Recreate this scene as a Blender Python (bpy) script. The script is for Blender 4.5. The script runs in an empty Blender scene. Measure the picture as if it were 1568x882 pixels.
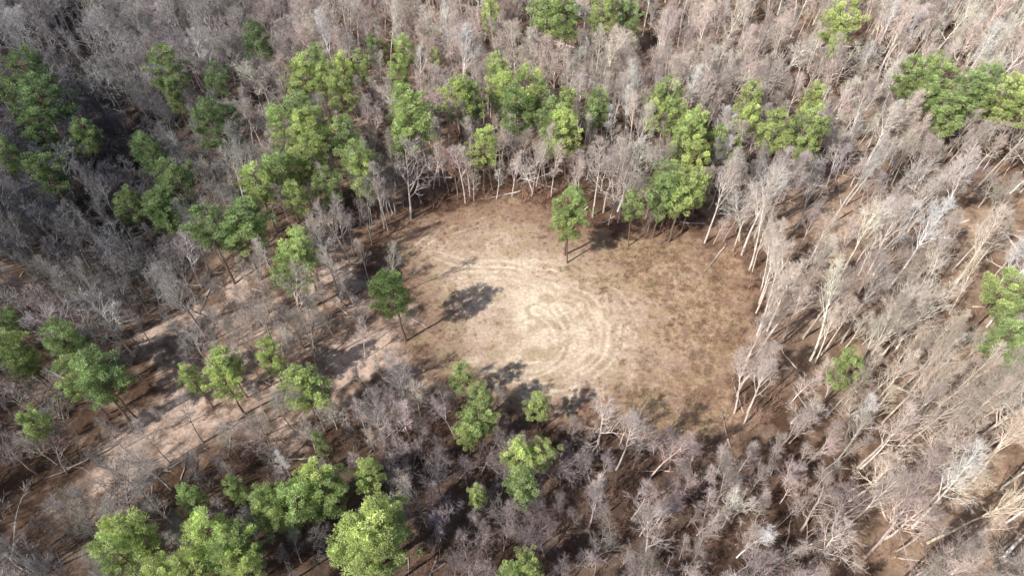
import bpy, math, random
import numpy as np
from mathutils import Vector, Matrix

random.seed(11)
rng = np.random.default_rng(11)
scene = bpy.context.scene

# ------------------------------------------------------------------ layout read off image pixels, converted to ground coordinates (metres)
def P2(s):
    return np.array([[float(c) for c in q.split(',')] for q in s.split()])

CLEAR = P2("-24,89 -22,95 -16,98 -8,101 1,102 7,100 10,95 21,92 33,91 41,88 43,81 42,71 36,63 34,57 33,51 26,50 18,53 9,54 2,55 -5,57 -10,61 -15,65 -18,67 -16,71 -14,74 -17,78 -21,81")
SAND = P2("-10,86 -3,85 6,82 14,79 17,74 18,67 16,62 10,58 4,57 -3,59 -6,64 -3,68 2,72 -2,78 -8,81")
OPEN = P2("-23,86 -27,84 -39,84 -48,79 -60,77 -68,72 -61,63 -62,53 -66,42 -66,34 -57,39 -48,44 -38,48 -27,53 -20,59 -14,64 -17,71")
RUST = P2("19,91.4 31.9,89.7 42.5,86.3 43,78 40.8,68.2 33,62.9 32.3,53 18.3,55.5 18.7,59 23.9,66.8 20.4,75.3 14,83")
# pines: x, y, crown radius in decimetres
PINES = """8,153,34 13,151,38 21,151,38 28,154,27 -6,158,20 74,144,37 73,141,19 -104,128,41 -98,120,43 -97,115,27 -105,123,27 -75,131,38 -74,128,18 -63,128,21 -58,140,29 -31,141,19 -25,139,22 -24,131,21 -45,127,28 -43,134,22 -37,132,21 -33,133,20
-40,125,24 -35,121,27 -18,140,11 -11,119,30 -8,119,23 -4,129,28 -3,125,24 2,120,37 4,120,20 1,114,32 -20,113,35 -20,108,38 -22,108,19 -42,112,29 -45,111,23 -38,108,31 -41,106,25 -32,106,25 -28,99,30 -27,98,24 -6,105,25 8,110,32 11,108,31 17,117,26 17,115,20 12,120,20 31,117,30 32,115,23 29,115,20 36,111,26 33,106,31 35,103,22 40,107,19 49,121,24 48,114,20 50,110,29 55,109,35 63,122,20 57,106,18 44,106,13 84,125,31 88,126,31 85,120,27 87,115,29 92,118,33 98,123,31 100,118,33 105,122,27 95,117,26 103,116,26 29,94,32 30,91,29 33,94,24 27,92,21 10,88,31 10,86,20 22,90,16 -89,101,30 -88,115,26 -98,106,25 -71,108,28 -58,110,35 -57,112,23 -76,113,20 -73,97,24 -65,92,29 -61,96,33 -64,91,23 -45,93,29 -42,96,30 -40,100,24 -33,95,21 -38,90,23 -37,101,25 -51,81,33 -46,81,30 -45,85,25 -35,75,27 -35,79,22 -37,74,21 -18,68,31
-8,54,17 -5,46,24 -4,50,18 -6,45,18 4,49,18 1,42,22 4,42,18 1,38,21 48,55,21 -78,65,15 -68,61,25 -66,58,26 -74,59,24 -74,58,15 -64,54,21 -58,51,32 -59,53,23 -66,46,18 -37,58,19 -42,57,17 -42,54,21 -47,55,12 -30,53,23 -29,51,23 -26,44,9 -5,37,11 -37,38,13 -41,36,15 -26,38,25 -28,35,25 -24,37,21 -20,39,19 -31,34,22 -30,35,17 -46,30,24 -48,28,22 -49,32,16 -38,31,26 -34,29,24 -35,28,23 -41,27,21 -32,27,23 -38,27,23 -18,31,35 -16,32,28 -20,30,28 -17,28,31 0,27,16 2,28,16 77,68,28 79,66,23 74,59,24 76,58,19"""
PINES = P2(PINES)
TRACKS = [(P2("-22,86 -15.7,88 -9.7,86.3 -1.7,85.5 9.1,82.2 15.4,77.6 17.7,71 15.9,64.2 10.2,59.7 2.8,58.7 -4.2,61"), 1.0),
          (P2("-12,83 -4,83 5,80.5 12,76 14.6,70.5 13.2,65 9,61.5"), .7),
          (P2("7.7,75.3 9.5,71 9.7,66.8 7.2,63.5 3.3,61.6"), 1.3),
          (P2("4,74.5 6.4,72.4 8,69.6 7.5,65.5 4.4,62.9 1,63"), 1.1),
          (P2("-3,98 -8.2,95.8 -15.7,92.3 -19.6,87.1"), .9),
          (P2("3,86 12,83 18.5,78 20.5,71 18,63"), .7)]

# ------------------------------------------------------------------ fields
class VNoise:
    def __init__(s, seed):
        s.t = np.random.default_rng(seed).random((256, 256))
    def __call__(s, x, y):
        xi = np.floor(x).astype(int); yi = np.floor(y).astype(int)
        fx = x - xi; fy = y - yi
        fx = fx*fx*(3-2*fx); fy = fy*fy*(3-2*fy)
        a = s.t[xi % 256, yi % 256]; b = s.t[(xi+1) % 256, yi % 256]
        c = s.t[xi % 256, (yi+1) % 256]; d = s.t[(xi+1) % 256, (yi+1) % 256]
        return (a*(1-fx)+b*fx)*(1-fy)+(c*(1-fx)+d*fx)*fy
N1, N2, N3 = VNoise(1), VNoise(2), VNoise(3)
def fbm(N, x, y, sc, oc=4):
    v = 0; a = 0.5; t = 0
    for i in range(oc):
        v = v + a*N(x*sc+17.3*i+100, y*sc+9.1*i+100); t += a; a *= .55; sc *= 2.03
    return v/t
def seg_d(x, y, poly, closed):
    d = np.full(x.shape, 1e9)
    n = len(poly)
    for i in range(n if closed else n-1):
        ax, ay = poly[i]; bx, by = poly[(i+1) % n]
        dx, dy = bx-ax, by-ay
        t = np.clip(((x-ax)*dx+(y-ay)*dy)/(dx*dx+dy*dy+1e-9), 0, 1)
        d = np.minimum(d, np.hypot(x-ax-t*dx, y-ay-t*dy))
    return d
def sdf(x, y, poly):
    d = seg_d(x, y, poly, True)
    ins = np.zeros(x.shape, bool)
    n = len(poly)
    for i in range(n):
        ax, ay = poly[i]; bx, by = poly[(i+1) % n]
        c = ((ay > y) != (by > y)) & (x < (bx-ax)*(y-ay)/((by-ay) if by != ay else 1e-9)+ax)
        ins ^= c
    return np.where(ins, d, -d)       # positive inside
def sst(a, b, v):
    t = np.clip((v-a)/(b-a), 0, 1)
    return t*t*(3-2*t)
def spline(p, n=8):
    q = np.vstack([2*p[0]-p[1], p, 2*p[-1]-p[-2]]); out = []
    for i in range(1, len(q)-2):
        for k in range(n):
            t = k/n
            out.append(0.5*((2*q[i])+(-q[i-1]+q[i+1])*t+(2*q[i-1]-5*q[i]+4*q[i+1]-q[i+2])*t*t+(-q[i-1]+3*q[i]-3*q[i+1]+q[i+2])*t**3))
    out.append(p[-1]); return np.array(out)
RAV = P2("-110,190 -98,150 -86,122 -76,98 -71,84")
def height(x, y):
    x = np.asarray(x, float); y = np.asarray(y, float)
    dr = seg_d(x, y, RAV, False)
    flat = sst(-25, 2, sdf(x, y, CLEAR))
    z = -8.0*np.exp(-(dr/13.0)**2)
    z = z + (fbm(N1, x, y, 0.02, 3)-.5)*5*(1-flat)
    z = z + (fbm(N2, x, y, 0.25, 3)-.5)*0.35*(1-0.6*flat)
    far = sst(250, 900, np.hypot(x, y))
    z = z + far*(fbm(N3, x, y, 0.003, 3)-.4)*60
    return z

# ------------------------------------------------------------------ mesh helper
class MB:
    def __init__(s): s.v = []; s.f = []; s.m = []; s.c = []
    def tube(s, pts, rad, k, mat, col=1.0):
        base = len(s.v)
        for i, p in enumerate(pts):
            d = (pts[min(i+1, len(pts)-1)]-pts[max(i-1, 0)])
            d = d.normalized() if d.length > 1e-6 else Vector((0, 0, 1))
            a = d.orthogonal().normalized() if i == 0 else (a-d*a.dot(d)).normalized()
            b = d.cross(a)
            for j in range(k):
                t = 2*math.pi*j/k
                s.v.append(p+(a*math.cos(t)+b*math.sin(t))*rad[i]); s.c.append(col)
        for i in range(len(pts)-1):
            for j in range(k):
                s.f.append((base+i*k+j, base+i*k+(j+1) % k, base+(i+1)*k+(j+1) % k, base+(i+1)*k+j)); s.m.append(mat)
    def sliver(s, p, q, w, mat, col=1.0):
        d = (q-p)
        a = d.cross(Vector((random.gauss(0, 1), random.gauss(0, 1), random.gauss(0, 1))))
        if a.length < 1e-6: return
        a = a.normalized()*w*.5
        b = len(s.v)
        s.v += [p-a, p+a, q]; s.c += [col]*3
        s.f.append((b, b+1, b+2)); s.m.append(mat)
    def mesh(s, name, mats, smooth=False):
        me = bpy.data.meshes.new(name)
        me.from_pydata([tuple(v) for v in s.v], [], s.f)
        for m in mats: me.materials.append(m)
        me.polygons.foreach_set("material_index", s.m)
        ca = me.attributes.new("shade", 'FLOAT', 'POINT')
        ca.data.foreach_set("value", np.array(s.c, np.float32))
        me.update()
        return me

# ------------------------------------------------------------------ materials
def new_mat(name):
    m = bpy.data.materials.new(name); m.use_nodes = True
    nt = m.node_tree; nt.nodes.clear()
    return m, nt, nt.nodes, nt.links
def tint_mat(name, mul=(1, 1, 1), var=(0.7, 1.25), nscale=1.5, translucent=0.0, rough=0.9):
    m, nt, N, L = new_mat(name)
    out = N.new('ShaderNodeOutputMaterial')
    at = N.new('ShaderNodeAttribute'); at.attribute_type = 'INSTANCER'; at.attribute_name = "tint"
    sh = N.new('ShaderNodeAttribute'); sh.attribute_type = 'GEOMETRY'; sh.attribute_name = "shade"
    tc = N.new('ShaderNodeTexCoord'); no = N.new('ShaderNodeTexNoise'); no.inputs['Scale'].default_value = nscale
    no.inputs['Detail'].default_value = 2
    L.new(tc.outputs['Object'], no.inputs['Vector'])
    mr = N.new('ShaderNodeMapRange'); mr.inputs[1].default_value = .3; mr.inputs[2].default_value = .7
    mr.inputs[3].default_value = var[0]; mr.inputs[4].default_value = var[1]
    L.new(no.outputs['Fac'], mr.inputs[0])
    mm = N.new('ShaderNodeMath'); mm.operation = 'MULTIPLY'
    L.new(mr.outputs[0], mm.inputs[0]); L.new(sh.outputs['Fac'], mm.inputs[1])
    v1 = N.new('ShaderNodeVectorMath'); v1.operation = 'MULTIPLY'; v1.inputs[1].default_value = mul
    L.new(at.outputs['Vector'], v1.inputs[0])
    v2 = N.new('ShaderNodeVectorMath'); v2.operation = 'SCALE'
    L.new(v1.outputs[0], v2.inputs[0]); L.new(mm.outputs[0], v2.inputs['Scale'])
    b = N.new('ShaderNodeBsdfDiffuse'); b.inputs['Roughness'].default_value = .3
    L.new(v2.outputs[0], b.inputs['Color'])
    if translucent > 0:
        tr = N.new('ShaderNodeBsdfTranslucent'); mx = N.new('ShaderNodeMixShader'); mx.inputs[0].default_value = translucent
        L.new(v2.outputs[0], tr.inputs['Color'])
        L.new(b.outputs[0], mx.inputs[1]); L.new(tr.outputs[0], mx.inputs[2]); L.new(mx.outputs[0], out.inputs[0])
    else:
        L.new(b.outputs[0], out.inputs[0])
    return m
M_BARK = tint_mat("hardwood_bark", (1.2, 1.18, 1.14))
M_TWIG = tint_mat("hardwood_twigs", (1.02, .97, .94), (0.8, 1.15), 0.4)
M_NEEDLE = tint_mat("pine_needles", (1, 1, 1), (0.7, 1.25), 0.6, translucent=0.35, rough=.7)
M_GRASS = tint_mat("dry_grass", (1, 1, 1), (0.7, 1.2), 3, translucent=0.2)
def flat_mat(name, col):
    m, nt, N, L = new_mat(name)
    out = N.new('ShaderNodeOutputMaterial'); b = N.new('ShaderNodeBsdfPrincipled'); b.inputs['Roughness'].default_value = .9
    no = N.new('ShaderNodeTexNoise'); no.inputs['Scale'].default_value = 4; tc = N.new('ShaderNodeTexCoord')
    cr = N.new('ShaderNodeValToRGB')
    cr.color_ramp.elements[0].position = .3; cr.color_ramp.elements[1].position = .7
    cr.color_ramp.elements[0].color = tuple(c*.6 for c in col)+(1,); cr.color_ramp.elements[1].color = tuple(c*1.25 for c in col)+(1,)
    L.new(tc.outputs['Object'], no.inputs['Vector']); L.new(no.outputs['Fac'], cr.inputs[0]); L.new(cr.outputs[0], b.inputs['Base Color']); L.new(b.outputs[0], out.inputs[0])
    return m
M_PBARK = flat_mat("pine_bark", (.24, .165, .12))

# ------------------------------------------------------------------ bare hardwoods
def rnd_dir(d, ang):
    a = d.orthogonal().normalized(); b = d.cross(a)
    t = random.uniform(0, 2*math.pi)
    return (d*math.cos(ang)+(a*math.cos(t)+b*math.sin(t))*math.sin(ang)).normalized()
def make_bare(kind, seed):
    random.seed(seed)
    K = dict(
        oak=dict(h=14, r=.22, cs=.32, n=(14, 5, 4, 4), ang=(50, 46, 42), Lr=.40, lift=.11, wob=.14, tw=.033, rl=.028),
        tall=dict(h=19, r=.19, cs=.45, n=(14, 5, 4, 4), ang=(30, 34, 38), Lr=.26, lift=.14, wob=.07, tw=.031, rl=.025),
        young=dict(h=13, r=.12, cs=.30, n=(12, 5, 3, 4), ang=(32, 36, 38), Lr=.26, lift=.15, wob=.07, tw=.031, rl=.025),
    )[kind]
    mb = MB(); h = K['h']
    def grow(p, d, L, r, lvl):
        if lvl >= 4:
            mb.sliver(p, p+d*L, K['tw'], 1, random.uniform(.8, 1.15)); return
        ns = (9, 5, 3, 1)[lvl]; k = (6, 4, 3, 3)[lvl]
        pts = [p.copy()]; rad = [r]; dd = d.copy(); ds = [d.copy()]
        for i in range(ns):
            w = K['wob']*(1 if lvl else .45)
            dd = dd+Vector((random.gauss(0, w), random.gauss(0, w), random.gauss(0, w)+(K['lift'] if lvl else .03)))
            dd.normalize(); p = p+dd*(L/ns); pts.append(p.copy()); ds.append(dd.copy())
            rad.append(r*(1-(i+1)/ns*(.8 if lvl else .88)))
        mb.tube(pts, rad, k, 0 if lvl < 3 else 1, 1.0)
        n = K['n'][lvl]; t0 = K['cs'] if lvl == 0 else .22
        for i in range(n):
            t = t0+(1-t0)*((i+random.random())/n)**(.8 if lvl == 0 else 1)
            t = min(t, .999); f = t*ns; j = int(f)
            q = pts[j].lerp(pts[j+1], f-j)
            if lvl == 0:
                LL = L*K['Lr']*(1.1-.65*((t-t0)/(1-t0))**1.3)*random.uniform(.7, 1.15); ang = K['ang'][0]*(1.15-.5*(t-t0)/(1-t0))
            elif lvl < 3:
                LL = L*random.uniform(.38, .6)*(1.15-.5*t); ang = K['ang'][lvl]
            else:
                LL = random.uniform(.45, .85); ang = 42
            if lvl < 3: LL = max(LL, .5)
            rr = max(min(rad[j]*.65, LL*K['rl']), .016)
            grow(q, rnd_dir(ds[j], math.radians(ang*random.uniform(.7, 1.2))), LL, rr, lvl+1)
        if lvl > 0:
            for _ in range(2): mb.sliver(p, p+rnd_dir(dd, .3)*random.uniform(.4, .7), K['tw'], 1, 1)
    grow(Vector((0, 0, -.3)), Vector((random.gauss(0, .05), random.gauss(0, .05), 1)).normalized(), h, K['r'], 0)
    return mb.mesh("bare_"+kind, [M_BARK, M_TWIG])
def make_brush(seed):
    random.seed(seed); mb = MB()
    for i in range(9):
        d = rnd_dir(Vector((0, 0, 1)), random.uniform(.1, .7)); L = random.uniform(1.2, 2.8)
        p = Vector((random.gauss(0, .35), random.gauss(0, .35), -.05)); q = p+d*L
        mb.tube([p, p.lerp(q, .5)+Vector((0, 0, .1)), q], [.022, .016, .006], 3, 0)
        for j in range(10):
            t = random.uniform(.2, 1); s = p.lerp(q, t); e = rnd_dir(d, random.uniform(.4, 1.0)); l = random.uniform(.3, .9)
            mb.sliver(s, s+e*l, .035, 1, random.uniform(.7, 1.2))
            for k in range(2):
                s2 = s+e*l*random.uniform(.3, 1)
                mb.sliver(s2, s2+rnd_dir(e, .7)*random.uniform(.2, .4), .03, 1, random.uniform(.7, 1.2))
    return mb.mesh("brush", [M_BARK, M_TWIG])
def make_tuft(seed):
    random.seed(seed); mb = MB()
    for i in range(60):
        p = Vector((random.gauss(0, .3), random.gauss(0, .3), -.02))
        d = rnd_dir(Vector((0, 0, 1)), abs(random.gauss(.35, .35)))
        mb.sliver(p, p+d*random.uniform(.2, .7), .04, 0, random.uniform(.6, 1.2))
    return mb.mesh("tuft", [M_GRASS])
def make_log(seed):
    random.seed(seed); mb = MB()
    L = random.uniform(4, 9); p = Vector((0, 0, .12)); pts = []; rad = []
    for i in range(7):
        pts.append(p+Vector((L*i/6, random.gauss(0, .08), abs(random.gauss(0, .05))))); rad.append(.15*(1-i/8))
    mb.tube(pts, rad, 6, 0)
    for i in range(7):
        q = pts[random.randint(2, 6)]; e = rnd_dir(Vector((1, 0, .3)), .7); e.z = abs(e.z)*.6
        mb.tube([q, q+e*random.uniform(.6, 1.8)], [.04, .01], 3, 0)
    return mb.mesh("log", [M_BARK, M_TWIG])

# ------------------------------------------------------------------ pines
def make_pine(seed):
    random.seed(seed); mb = MB(); h = 18.0; R = 3.3; cb = random.uniform(.46, .58)
    lean = Vector((random.gauss(0, .025), random.gauss(0, .025), 1))
    pts = [Vector((lean.x*h*t+random.gauss(0, .06), lean.y*h*t+random.gauss(0, .06), h*t*.97-.2)) for t in np.linspace(0, 1, 10)]
    mb.tube(pts, [.23*(1-t)**.8+.03 for t in np.linspace(0, 1, 10)], 7, 1)
    for i in range(9):     # dead stubs under the crown
        t = random.uniform(cb-.2, cb); p = lean*h*t; a = random.uniform(0, 6.28)
        mb.tube([p, p+Vector((math.cos(a), math.sin(a), .1))*random.uniform(.5, 1.6)], [.03, .01], 3, 1)
    lob = [(random.uniform(0, 6.28), random.uniform(.1, 1), random.uniform(.5, 1.4)) for _ in range(9)]
    nb = 40
    for i in range(nb):
        t = (i+.5)/nb; z = h*(cb+(1-cb)*t); a = i*2.4+random.gauss(0, .4)
        prof = math.sin(math.pi*min(1, (.2+.74*t)))**.75
        lb = 1.0
        for la, lt, lm in lob:
            da = math.cos(a-la)
            if da > .6 and abs(t-lt) < .22: lb *= lm
        lb = min(lb, 1.35)
        r = R*prof*lb*random.uniform(.7, 1.12)+.25
        p0 = Vector((lean.x*z, lean.y*z, z-.35*r))
        tip = p0+Vector((math.cos(a)*r, math.sin(a)*r, .35*r+random.uniform(-.1, .6)))
        mid = p0.lerp(tip, .55)-Vector((0, 0, .12*r))
        mb.tube([p0, mid, tip], [.06, .04, .015], 3, 1)
        cl = [(tip, 1.0)]
        if r > 1.2: cl += [(mid.lerp(tip, random.uniform(.2, .6))+Vector((random.gauss(0, .35), random.gauss(0, .35), .25)), .9)]
        if r > 2.2: cl += [(mid+Vector((random.gauss(0, .5), random.gauss(0, .5), .3)), .75)]
        for c, s in cl:
            cr = random.uniform(.48, .88)*s; tone = random.uniform(.6, 1.3)*(.85+.25*t)  # clump tone varies; sunlit crown top painted lighter
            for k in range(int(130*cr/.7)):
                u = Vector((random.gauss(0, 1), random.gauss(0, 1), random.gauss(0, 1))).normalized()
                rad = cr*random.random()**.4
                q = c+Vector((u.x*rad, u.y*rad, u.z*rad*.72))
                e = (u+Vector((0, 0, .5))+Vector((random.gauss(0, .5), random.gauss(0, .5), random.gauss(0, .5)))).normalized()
                mb.sliver(q, q+e*random.uniform(.22, .42), .11, 0, tone*random.uniform(.75, 1.25)*(1.0 if rad > cr*.5 else .65))  # inner needles darker, shade inside the clump painted in
    return mb.mesh("pine", [M_NEEDLE, M_PBARK])

# ------------------------------------------------------------------ instancing
def scatter(name, meshes, pos, rot, scl, kind, tint):
    coll = bpy.data.collections.new(name+"_kinds")
    for i, me in enumerate(meshes):
        o = bpy.data.objects.new("%s_kind_%02d" % (name, i), me); coll.objects.link(o)
    me = bpy.data.meshes.new(name)
    me.from_pydata([tuple(p) for p in pos], [], [])
    def add(n, t, key, arr):
        a = me.attributes.new(n, t, 'POINT'); a.data.foreach_set(key, np.ascontiguousarray(arr).ravel())
    add("rot", 'FLOAT_VECTOR', "vector", rot.astype(np.float32))
    add("scl", 'FLOAT_VECTOR', "vector", scl.astype(np.float32))
    add("tint", 'FLOAT_VECTOR', "vector", tint.astype(np.float32))
    add("kind", 'INT', "value", kind.astype(np.int32))
    ob = bpy.data.objects.new(name, me); scene.collection.objects.link(ob)
    ng = bpy.data.node_groups.new(name+"_scatter", 'GeometryNodeTree')
    ng.interface.new_socket("Geometry", in_out='INPUT', socket_type='NodeSocketGeometry')
    ng.interface.new_socket("Geometry", in_out='OUTPUT', socket_type='NodeSocketGeometry')
    N = ng.nodes; L = ng.links
    gi = N.new('NodeGroupInput'); go = N.new('NodeGroupOutput')
    ci = N.new('GeometryNodeCollectionInfo'); ci.inputs['Collection'].default_value = coll
    ci.inputs['Separate Children'].default_value = True; ci.inputs['Reset Children'].default_value = True
    ip = N.new('GeometryNodeInstanceOnPoints'); ip.inputs['Pick Instance'].default_value = True
    def na(n, t):
        a = N.new('GeometryNodeInputNamedAttribute'); a.data_type = t; a.inputs['Name'].default_value = n
        return [s for s in a.outputs if s.enabled and s.name == 'Attribute'][0]
    L.new(gi.outputs[0], ip.inputs['Points']); L.new(ci.outputs[0], ip.inputs['Instance'])
    L.new(na("kind", 'INT'), ip.inputs['Instance Index'])
    L.new(na("rot", 'FLOAT_VECTOR'), ip.inputs['Rotation'])
    L.new(na("scl", 'FLOAT_VECTOR'), ip.inputs['Scale'])
    L.new(ip.outputs[0], go.inputs[0])
    md = ob.modifiers.new("scatter", 'NODES'); md.node_group = ng
    return ob

# ------------------------------------------------------------------ bark tones over the site, ravine shade and distant haze painted in
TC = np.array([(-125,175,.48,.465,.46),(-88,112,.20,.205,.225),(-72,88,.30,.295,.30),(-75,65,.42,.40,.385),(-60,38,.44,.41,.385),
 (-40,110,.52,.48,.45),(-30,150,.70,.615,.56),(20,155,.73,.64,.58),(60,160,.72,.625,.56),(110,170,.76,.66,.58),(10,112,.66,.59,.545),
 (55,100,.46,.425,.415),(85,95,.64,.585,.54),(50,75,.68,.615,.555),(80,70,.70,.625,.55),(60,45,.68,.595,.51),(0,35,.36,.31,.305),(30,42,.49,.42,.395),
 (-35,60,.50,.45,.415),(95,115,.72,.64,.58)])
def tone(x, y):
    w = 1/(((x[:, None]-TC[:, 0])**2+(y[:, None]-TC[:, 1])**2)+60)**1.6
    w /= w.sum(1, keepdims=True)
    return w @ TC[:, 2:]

# ------------------------------------------------------------------ ground sheet
def axis(f0, f1, fs, m0, m1, ms, far):
    a = list(np.arange(f0, f1+fs/2, fs))
    lo = list(np.arange(m0, f0, ms)); hi = list(np.arange(f1+ms, m1, ms))
    g = []; s = ms; v = m1
    while v < far: g.append(v); s *= 1.35; v += s
    g.append(far)
    g2 = []; s = ms; v = m0-ms
    while v > -far: g2.append(v); s *= 1.35; v -= s
    g2.append(-far)
    return np.array(sorted(set(g2+lo+a+hi+g)))
gx = axis(-70, 50, .25, -170, 170, 1.1, 2500); gy = axis(36, 106, .25, 0, 240, 1.1, 2500)
X, Y = np.meshgrid(gx, gy); x = X.ravel(); y = Y.ravel()
z = height(x, y)
n = fbm(N1, x, y, .12, 5); n2 = fbm(N2, x, y, .5, 4); n3 = fbm(N3, x, y, 1.6, 3)
def mixc(a, b, f): return a*(1-f)[:, None]+b*f[:, None]
C = lambda *c: np.array(c)[None, :]
col = mixc(C(.12, .074, .05), C(.36, .25, .18), sst(.38, .68, n*.6+n2*.4))
west_shade = sst(-38, -75, x)*sst(80, 100, y)
col = mixc(col, C(.07, .057, .05), west_shade*.8)  # shade of the ravine side painted into the litter colour
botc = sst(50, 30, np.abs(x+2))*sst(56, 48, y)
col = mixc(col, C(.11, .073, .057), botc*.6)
so = sdf(x, y, OPEN)
oc = mixc(C(.33, .225, .165), C(.70, .53, .425), sst(.38, .60, n2*.45+n*.35+n3*.2))
col = mixc(col, oc, sst(-4, 5, so+(n-.5)*20+(n2-.5)*6)*.92)
right = sst(42, 60, x)*sst(120, 95, y)
col = mixc(col, mixc(C(.22, .145, .10), C(.54, .39, .28), sst(.35, .68, n2*.5+n*.5)), right*.8)
sc = sdf(x, y, CLEAR)
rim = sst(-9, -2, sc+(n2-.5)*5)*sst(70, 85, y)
col = mixc(col, C(.17, .095, .065), rim*.75)  # red-brown brush tone with the far edge's shade painted in
clear = sst(-2.2, 1.5, sc+(n2-.5)*7+(n-.5)*5)
g_tan = mixc(C(.66, .495, .375), C(.47, .345, .245), sst(.4, .62, n2))
g_tan = mixc(g_tan, C(.38, .25, .175), sst(.54, .70, n3)*.5)
col = mixc(col, g_tan, clear)
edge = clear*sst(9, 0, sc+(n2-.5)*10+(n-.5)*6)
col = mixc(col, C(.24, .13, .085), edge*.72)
rs = sst(-7, 7, sdf(x, y, RUST)+(n-.5)*20+(n2-.5)*8)
col = mixc(col, mixc(C(.26, .155, .105), C(.58, .41, .28), sst(.35, .62, n2*.6+n3*.4)), rs*.88)
ss = sdf(x, y, SAND)
sand = sst(-6, 6, ss+(n-.5)*20+(n2-.5)*10)
scol = mixc(C(.64, .49, .36), C(.86, .70, .53), sst(.35, .62, n2*.6+n3*.4))
col = mixc(col, scol, sand*.85)
bare = sst(6.5, 0, np.hypot((x-5)*.8, (y-74)*.8)+(n2-.5)*8)
col = mixc(col, C(.92, .77, .59), bare*.8)
# thin straw/olive weed patches within the sand
weed = sst(.52, .64, fbm(N3, x, y, .35, 5))
col = mixc(col, C(.45, .34, .21), weed*clear*.6)
near = np.where(sc > -6)[0]
for T, amt in TRACKS:
    S = spline(T)
    wx = (fbm(N1, x[near], y[near], .25, 2)-.5)*1.2
    d = seg_d(x[near]+wx, y[near]+wx, S, False)
    br = np.clip(sst(.36, .56, fbm(N2, x[near], y[near], .3, 3))*amt, 0, 1)
    m = np.exp(-((np.abs(d-.85))/.24)**2)*br
    gm = (np.exp(-(np.abs(d)/.38)**2)+.8*np.exp(-((d-1.4)/.25)**2))*br
    col[near] = mixc(col[near], C(.90, .76, .59), m*.55)
    col[near] = mixc(col[near], C(.40, .28, .18), gm*.42)
    z[near] -= m*.03
me = bpy.data.meshes.new("ground")
nx, ny = len(gx), len(gy)
idx = np.arange(nx*ny).reshape(ny, nx)
quads = np.stack([idx[:-1, :-1], idx[:-1, 1:], idx[1:, 1:], idx[1:, :-1]], -1).reshape(-1, 4)
me.vertices.add(nx*ny); me.vertices.foreach_set("co", np.stack([x, y, z], 1).astype(np.float32).ravel())
me.loops.add(quads.size); me.loops.foreach_set("vertex_index", quads.ravel().astype(np.int32))
me.polygons.add(len(quads)); me.polygons.foreach_set("loop_start", np.arange(0, quads.size, 4, dtype=np.int32))
me.update(calc_edges=True)
me.polygons.foreach_set("use_smooth", np.ones(len(quads), bool))
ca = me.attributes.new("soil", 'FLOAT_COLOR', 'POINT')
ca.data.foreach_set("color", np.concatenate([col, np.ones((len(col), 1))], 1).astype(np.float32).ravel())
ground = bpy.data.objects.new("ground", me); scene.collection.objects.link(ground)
m, nt, N, L = new_mat("ground_soil_and_litter")
out = N.new('ShaderNodeOutputMaterial'); b = N.new('ShaderNodeBsdfDiffuse'); b.inputs['Roughness'].default_value = .3
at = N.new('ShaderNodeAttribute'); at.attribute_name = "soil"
tc = N.new('ShaderNodeTexCoord')
a1 = N.new('ShaderNodeTexNoise'); a1.inputs['Scale'].default_value = 1.8; a1.inputs['Detail'].default_value = 5; a1.inputs['Roughness'].default_value = .8
L.new(tc.outputs['Object'], a1.inputs['Vector'])
mr = N.new('ShaderNodeMapRange'); mr.inputs[1].default_value = .3; mr.inputs[2].default_value = .7; mr.inputs[3].default_value = .6; mr.inputs[4].default_value = 1.3
L.new(a1.outputs['Fac'], mr.inputs[0])
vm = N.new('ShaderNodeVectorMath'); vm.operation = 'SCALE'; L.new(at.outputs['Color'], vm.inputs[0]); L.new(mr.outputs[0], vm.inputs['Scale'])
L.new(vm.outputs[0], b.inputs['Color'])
bp = N.new('ShaderNodeBump'); bp.inputs['Strength'].default_value = .9; bp.inputs['Distance'].default_value = .15
L.new(a1.outputs['Fac'], bp.inputs['Height']); L.new(bp.outputs[0], b.inputs['Normal']); L.new(b.outputs[0], out.inputs[0])
me.materials.append(m)

# ------------------------------------------------------------------ build tree kinds
oaks = [make_bare('oak', 100+i) for i in range(4)]
talls = [make_bare('tall', 200+i) for i in range(4)]
youngs = [make_bare('young', 300+i) for i in range(4)]
brushes = [make_brush(400+i) for i in range(3)]
tufts = [make_tuft(500+i) for i in range(3)]
pines = [make_pine(600+i) for i in range(8)]
random.seed(5)

# pines: each its own object
def put(name, me, x, y, sx, sz, tint):
    o = bpy.data.objects.new(name, me); scene.collection.objects.link(o)
    o.location = (x, y, float(height(x, y)))
    o.rotation_euler = (random.gauss(0, .03), random.gauss(0, .03), random.uniform(0, 6.28))
    o.scale = (sx, sx*random.uniform(.85, 1.1), sz); o["tint"] = [float(c) for c in tint]
    return o
for i, (px, py, r) in enumerate(PINES):
    r = r/10; h = 9+2.6*r
    if abs(px) < 12 and 40 < py < 56: h *= .74; py += 1.8
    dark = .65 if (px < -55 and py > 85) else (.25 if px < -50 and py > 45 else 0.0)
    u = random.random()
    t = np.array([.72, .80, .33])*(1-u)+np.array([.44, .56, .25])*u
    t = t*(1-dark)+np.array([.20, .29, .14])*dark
    if abs(px+18) < .5 and abs(py-68) < .5: t = np.array([.27, .37, .14])
    put("pine_tree", pines[i % 8], px+random.uniform(-.4, .4), py+random.uniform(-.4, .4), r/3.1*random.uniform(.9, 1.08), h/18+(.04 if py > 100 else 0), t*random.uniform(.88, 1.1))

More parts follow.
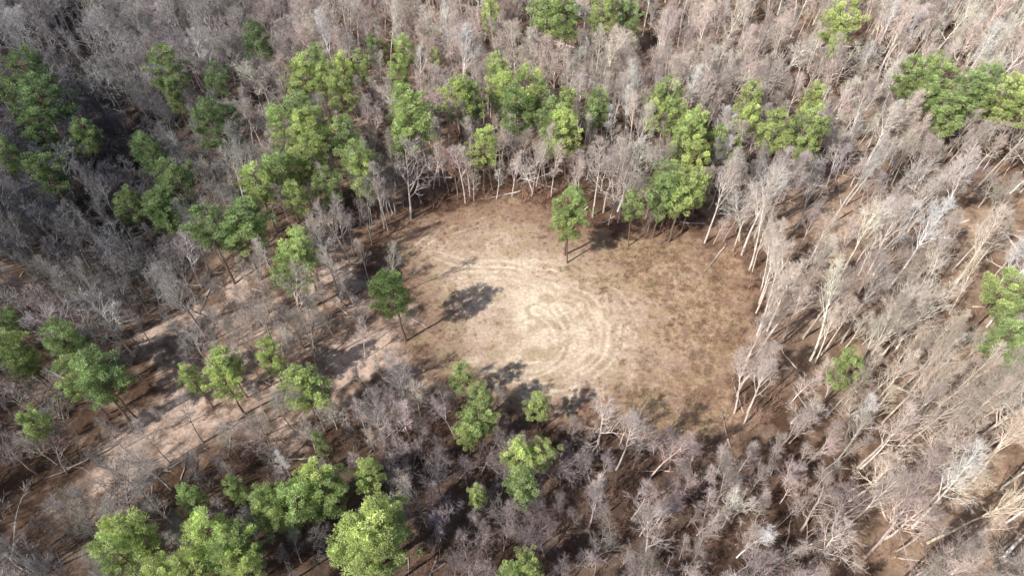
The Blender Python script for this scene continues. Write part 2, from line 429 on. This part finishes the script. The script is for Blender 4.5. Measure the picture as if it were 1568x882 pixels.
# forest scatter
def jgrid(x0, x1, y0, y1, s):
    a, b = np.meshgrid(np.arange(x0, x1, s), np.arange(y0, y1, s))
    a = a.ravel()+rng.uniform(-.5, .5, a.size)*s; b = b.ravel()+rng.uniform(-.5, .5, b.size)*s
    return a, b
fx, fy = jgrid(-175, 175, 2, 235, 3.0)
cd = sdf(fx, fy, CLEAR); od = sdf(fx, fy, OPEN)
clump = fbm(N2, fx, fy, .07, 3)
dens = np.full(fx.shape, .60)
dens = np.where(fy > 100, .76, dens)
dens = np.where((fx > 45) & (fy < 100), .47, dens)
dens = np.where((np.abs(fx) < 45) & (fy < 57), .84, dens)
dens = dens*np.where(od > 0, .72, 1)*(0.5+.9*sst(.3, .65, clump))
dens = np.where(cd > -1.2, 0, dens)
dens = np.where((fy < 60) & (fy > 30) & (cd > -4.5), 0, dens)
keep = (rng.random(fx.size) < dens) & (np.abs(fx) < 80+.62*fy)
for px, py, r in PINES: keep &= np.hypot(fx-px, fy-py) > 1.7
keep &= ~((np.hypot(fx+16, fy-66) < 6)) & ~(np.hypot(fx+28, fy-60) < 5)
fx, fy, cd, od = fx[keep], fy[keep], cd[keep], od[keep]
n = len(fx); u = rng.random(n)
p_oak = np.full(n, .35); p_tall = np.full(n, .35)
top = fy > 100; lft = (fx < -45); rgt = (fx > 40) & (fy < 105); bot = (np.abs(fx) <= 45) & (fy < 58)
p_oak[top] = .20; p_tall[top] = .34
p_oak[lft] = .60; p_tall[lft] = .12
p_oak[rgt] = .20; p_tall[rgt] = .60
p_oak[bot] = .25; p_tall[bot] = .05
p_oak[od > 0] = .2; p_tall[od > 0] = .35
kind = np.where(u < p_oak, 0, np.where(u < p_oak+p_tall, 4, 8))+rng.integers(0, 4, n)
s = rng.uniform(.62, 1.14, n)
s[bot] *= .74; s[(od > 0)] *= .76; s[top] *= .85
# shorter hardwoods grow next to the pines
for px, py, r in PINES:
    q = np.hypot(fx-px, fy-(py-3)) < 6
    s[q] = np.minimum(s[q], .66)
rot = np.stack([rng.normal(0, .06, n), rng.normal(0, .06, n), rng.uniform(0, 6.28, n)], 1)
wd = np.where(top | bot, 1.2, 1.0)
scl = np.stack([s*wd*rng.uniform(.85, 1.15, n), s*wd*rng.uniform(.85, 1.15, n), s], 1)
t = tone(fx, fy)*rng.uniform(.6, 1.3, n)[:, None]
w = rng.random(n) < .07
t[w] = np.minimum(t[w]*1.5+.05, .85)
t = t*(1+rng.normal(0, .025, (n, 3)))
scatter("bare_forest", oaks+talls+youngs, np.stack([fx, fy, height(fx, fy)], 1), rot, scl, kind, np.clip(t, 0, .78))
nforest = n

# trees at the clearing's rim, each its own object
RIM = P2("-25,95 -24,97 -17,107 -15,107 0,104 4,104 5,107 -9,110 12,100 16,98 19,96 37,91 42,89 44,84 45,79 43,74 44,76 45,72 42,69 39,64 37,60 36,57 35,54 36,52 37,54 27,46 19,47 -2,53 -19,47 -28,53 -43,74 -40,66 -33,83 -30,85 8,104 -4,106 44,70 -36,70 -31,78 -52,68 -48,60 -55,72")
for i, (px, py) in enumerate(RIM):
    pool = talls if (px > 30 or i % 3 == 0) else (youngs if py > 95 else oaks)
    s = random.uniform(.75, 1.0)*(.55 if py < 60 and -10 < px < 30 else 1)
    t = np.clip(tone(np.array([px]), np.array([py]))[0]*random.uniform(.9, 1.2), 0, .78)
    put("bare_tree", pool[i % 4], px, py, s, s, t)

# one oak still holding russet leaves
random.seed(77)
src = MB(); K = oaks[1]
vs = [v.co.copy() for v in K.vertices]
src.v = vs; src.c = [1.0]*len(vs); src.f = [tuple(p.vertices) for p in K.polygons]; src.m = [p.material_index for p in K.polygons]
for v in random.sample(vs, 3000):
    if v.z > 4:
        e = Vector((random.gauss(0, 1), random.gauss(0, 1), random.gauss(0, 1))).normalized()
        src.sliver(v, v+e*random.uniform(.15, .3), .16, 2, random.uniform(.7, 1.3))
M_RUS = flat_mat("russet_leaves", (.60, .36, .29))
rme = src.mesh("russet", [M_BARK, M_TWIG, M_RUS])
put("russet_oak_tree", rme, -11, 103, .70, .72, (.3, .24, .22))
put("russet_oak_tree", rme, -19, 44, .42, .42, (.3, .24, .22))

# underbrush
bx, by = jgrid(-115, 125, 14, 150, 2.3)
cd = sdf(bx, by, CLEAR); od = sdf(bx, by, OPEN)
d = np.full(bx.shape, .25); d = np.where((by < 57) & (np.abs(bx) < 42), .8, d)
d = np.where(od > 0, .14, d); d = np.where((cd > -6) & (cd < .5), .85, d); d = np.where(cd >= .5, 0.0, d); d = np.where((cd >= .5) & (cd < 6) & (bx > 5), .38, d)
k = rng.random(bx.size) < d
bx, by, cd = bx[k], by[k], cd[k]; n = len(bx)
s = rng.uniform(.5, 1.25, n)*np.where(cd > .5, .6, 1)
t = tone(bx, by)*np.array([.85, .63, .52])*rng.uniform(.5, 1.1, n)[:, None]
scatter("underbrush", brushes, np.stack([bx, by, height(bx, by)], 1), np.stack([0*s, 0*s, rng.uniform(0, 6.28, n)], 1),
        np.stack([s, s, s], 1), rng.integers(0, 3, n), t)
# dry grass
qx, qy = jgrid(-30, 50, 48, 106, .75)
cd = sdf(qx, qy, CLEAR); rd = sdf(qx, qy, RUST); sd = sdf(qx, qy, SAND)
nn = fbm(N2, qx, qy, .5, 4); n1 = fbm(N1, qx, qy, .12, 4)
rr = sst(-7, 5, rd+(n1-.5)*18)
d = np.where(cd > -1, .10, 0)+rr*(cd > -1)*(.12+.6*sst(.44, .6, nn))+np.where((cd < 7) & (cd > -2), .3, 0)
d = d*np.where(sd+(nn-.5)*8 > 0, .15, 1)
k = rng.random(qx.size) < d
qx, qy, rr = qx[k], qy[k], rr[k]; n = len(qx); s = rng.uniform(.35, 1.35, n)*(.7+.5*rr)
mx = (rng.random(n)**1.1)[:, None]
t = np.array([[.76, .55, .35]])*mx+np.array([[.27, .155, .10]])*(1-mx)
t[rng.random(n) < .03] = (.28, .32, .12)
scatter("dry_grass", tufts, np.stack([qx, qy, height(qx, qy)], 1), np.stack([0*s, 0*s, rng.uniform(0, 6.28, n)], 1),
        np.stack([s, s, s*.8], 1), rng.integers(0, 3, n), t)
# fallen logs
lx = rng.uniform(-110, 120, 420); ly = rng.uniform(18, 180, 420)
k = sdf(lx, ly, CLEAR) < -2
lx, ly = lx[k], ly[k]; n = len(lx); s = rng.uniform(.5, 1.2, n)
scatter("fallen_logs", [make_log(700+i) for i in range(3)], np.stack([lx, ly, height(lx, ly)], 1), np.stack([0*s, 0*s, rng.uniform(0, 6.28, n)], 1),
        np.stack([s, s, s], 1), rng.integers(0, 3, n), tone(lx, ly))

# ------------------------------------------------------------------ light
el = math.radians(42); ax, ay = -.8, -.6
sv = Vector((ax*math.cos(el), ay*math.cos(el), math.sin(el)))
sun = bpy.data.lights.new("sun", 'SUN'); sun.energy = 5.0; sun.angle = math.radians(.5); sun.color = (1, .965, .91)
so_ = bpy.data.objects.new("sun", sun); scene.collection.objects.link(so_)
so_.rotation_euler = sv.to_track_quat('Z', 'Y').to_euler(); so_.location = (-80, -60, 140)
w = bpy.data.worlds.new("World"); scene.world = w; w.use_nodes = True
nt = w.node_tree; bg = nt.nodes['Background']; sky = nt.nodes.new('ShaderNodeTexSky'); sky.sky_type = 'NISHITA'
sky.sun_disc = False; sky.sun_elevation = el; sky.sun_rotation = math.atan2(ax, ay) % (2*math.pi)
nt.links.new(sky.outputs[0], bg.inputs[0]); bg.inputs[1].default_value = .11
scene.view_settings.view_transform = 'Standard'; scene.view_settings.look = 'None'; scene.view_settings.exposure = 0

# ------------------------------------------------------------------ camera (drone at 95 m, 50 deg down)
cam = bpy.data.cameras.new("camera"); cam.sensor_width = 36; cam.lens = 24.0; cam.clip_end = 6000; cam.clip_start = 1
co = bpy.data.objects.new("camera", cam); scene.collection.objects.link(co)
co.location = (0, 0, 95); co.rotation_euler = (math.radians(40), 0, 0)
scene.camera = co
print("forest", nforest)
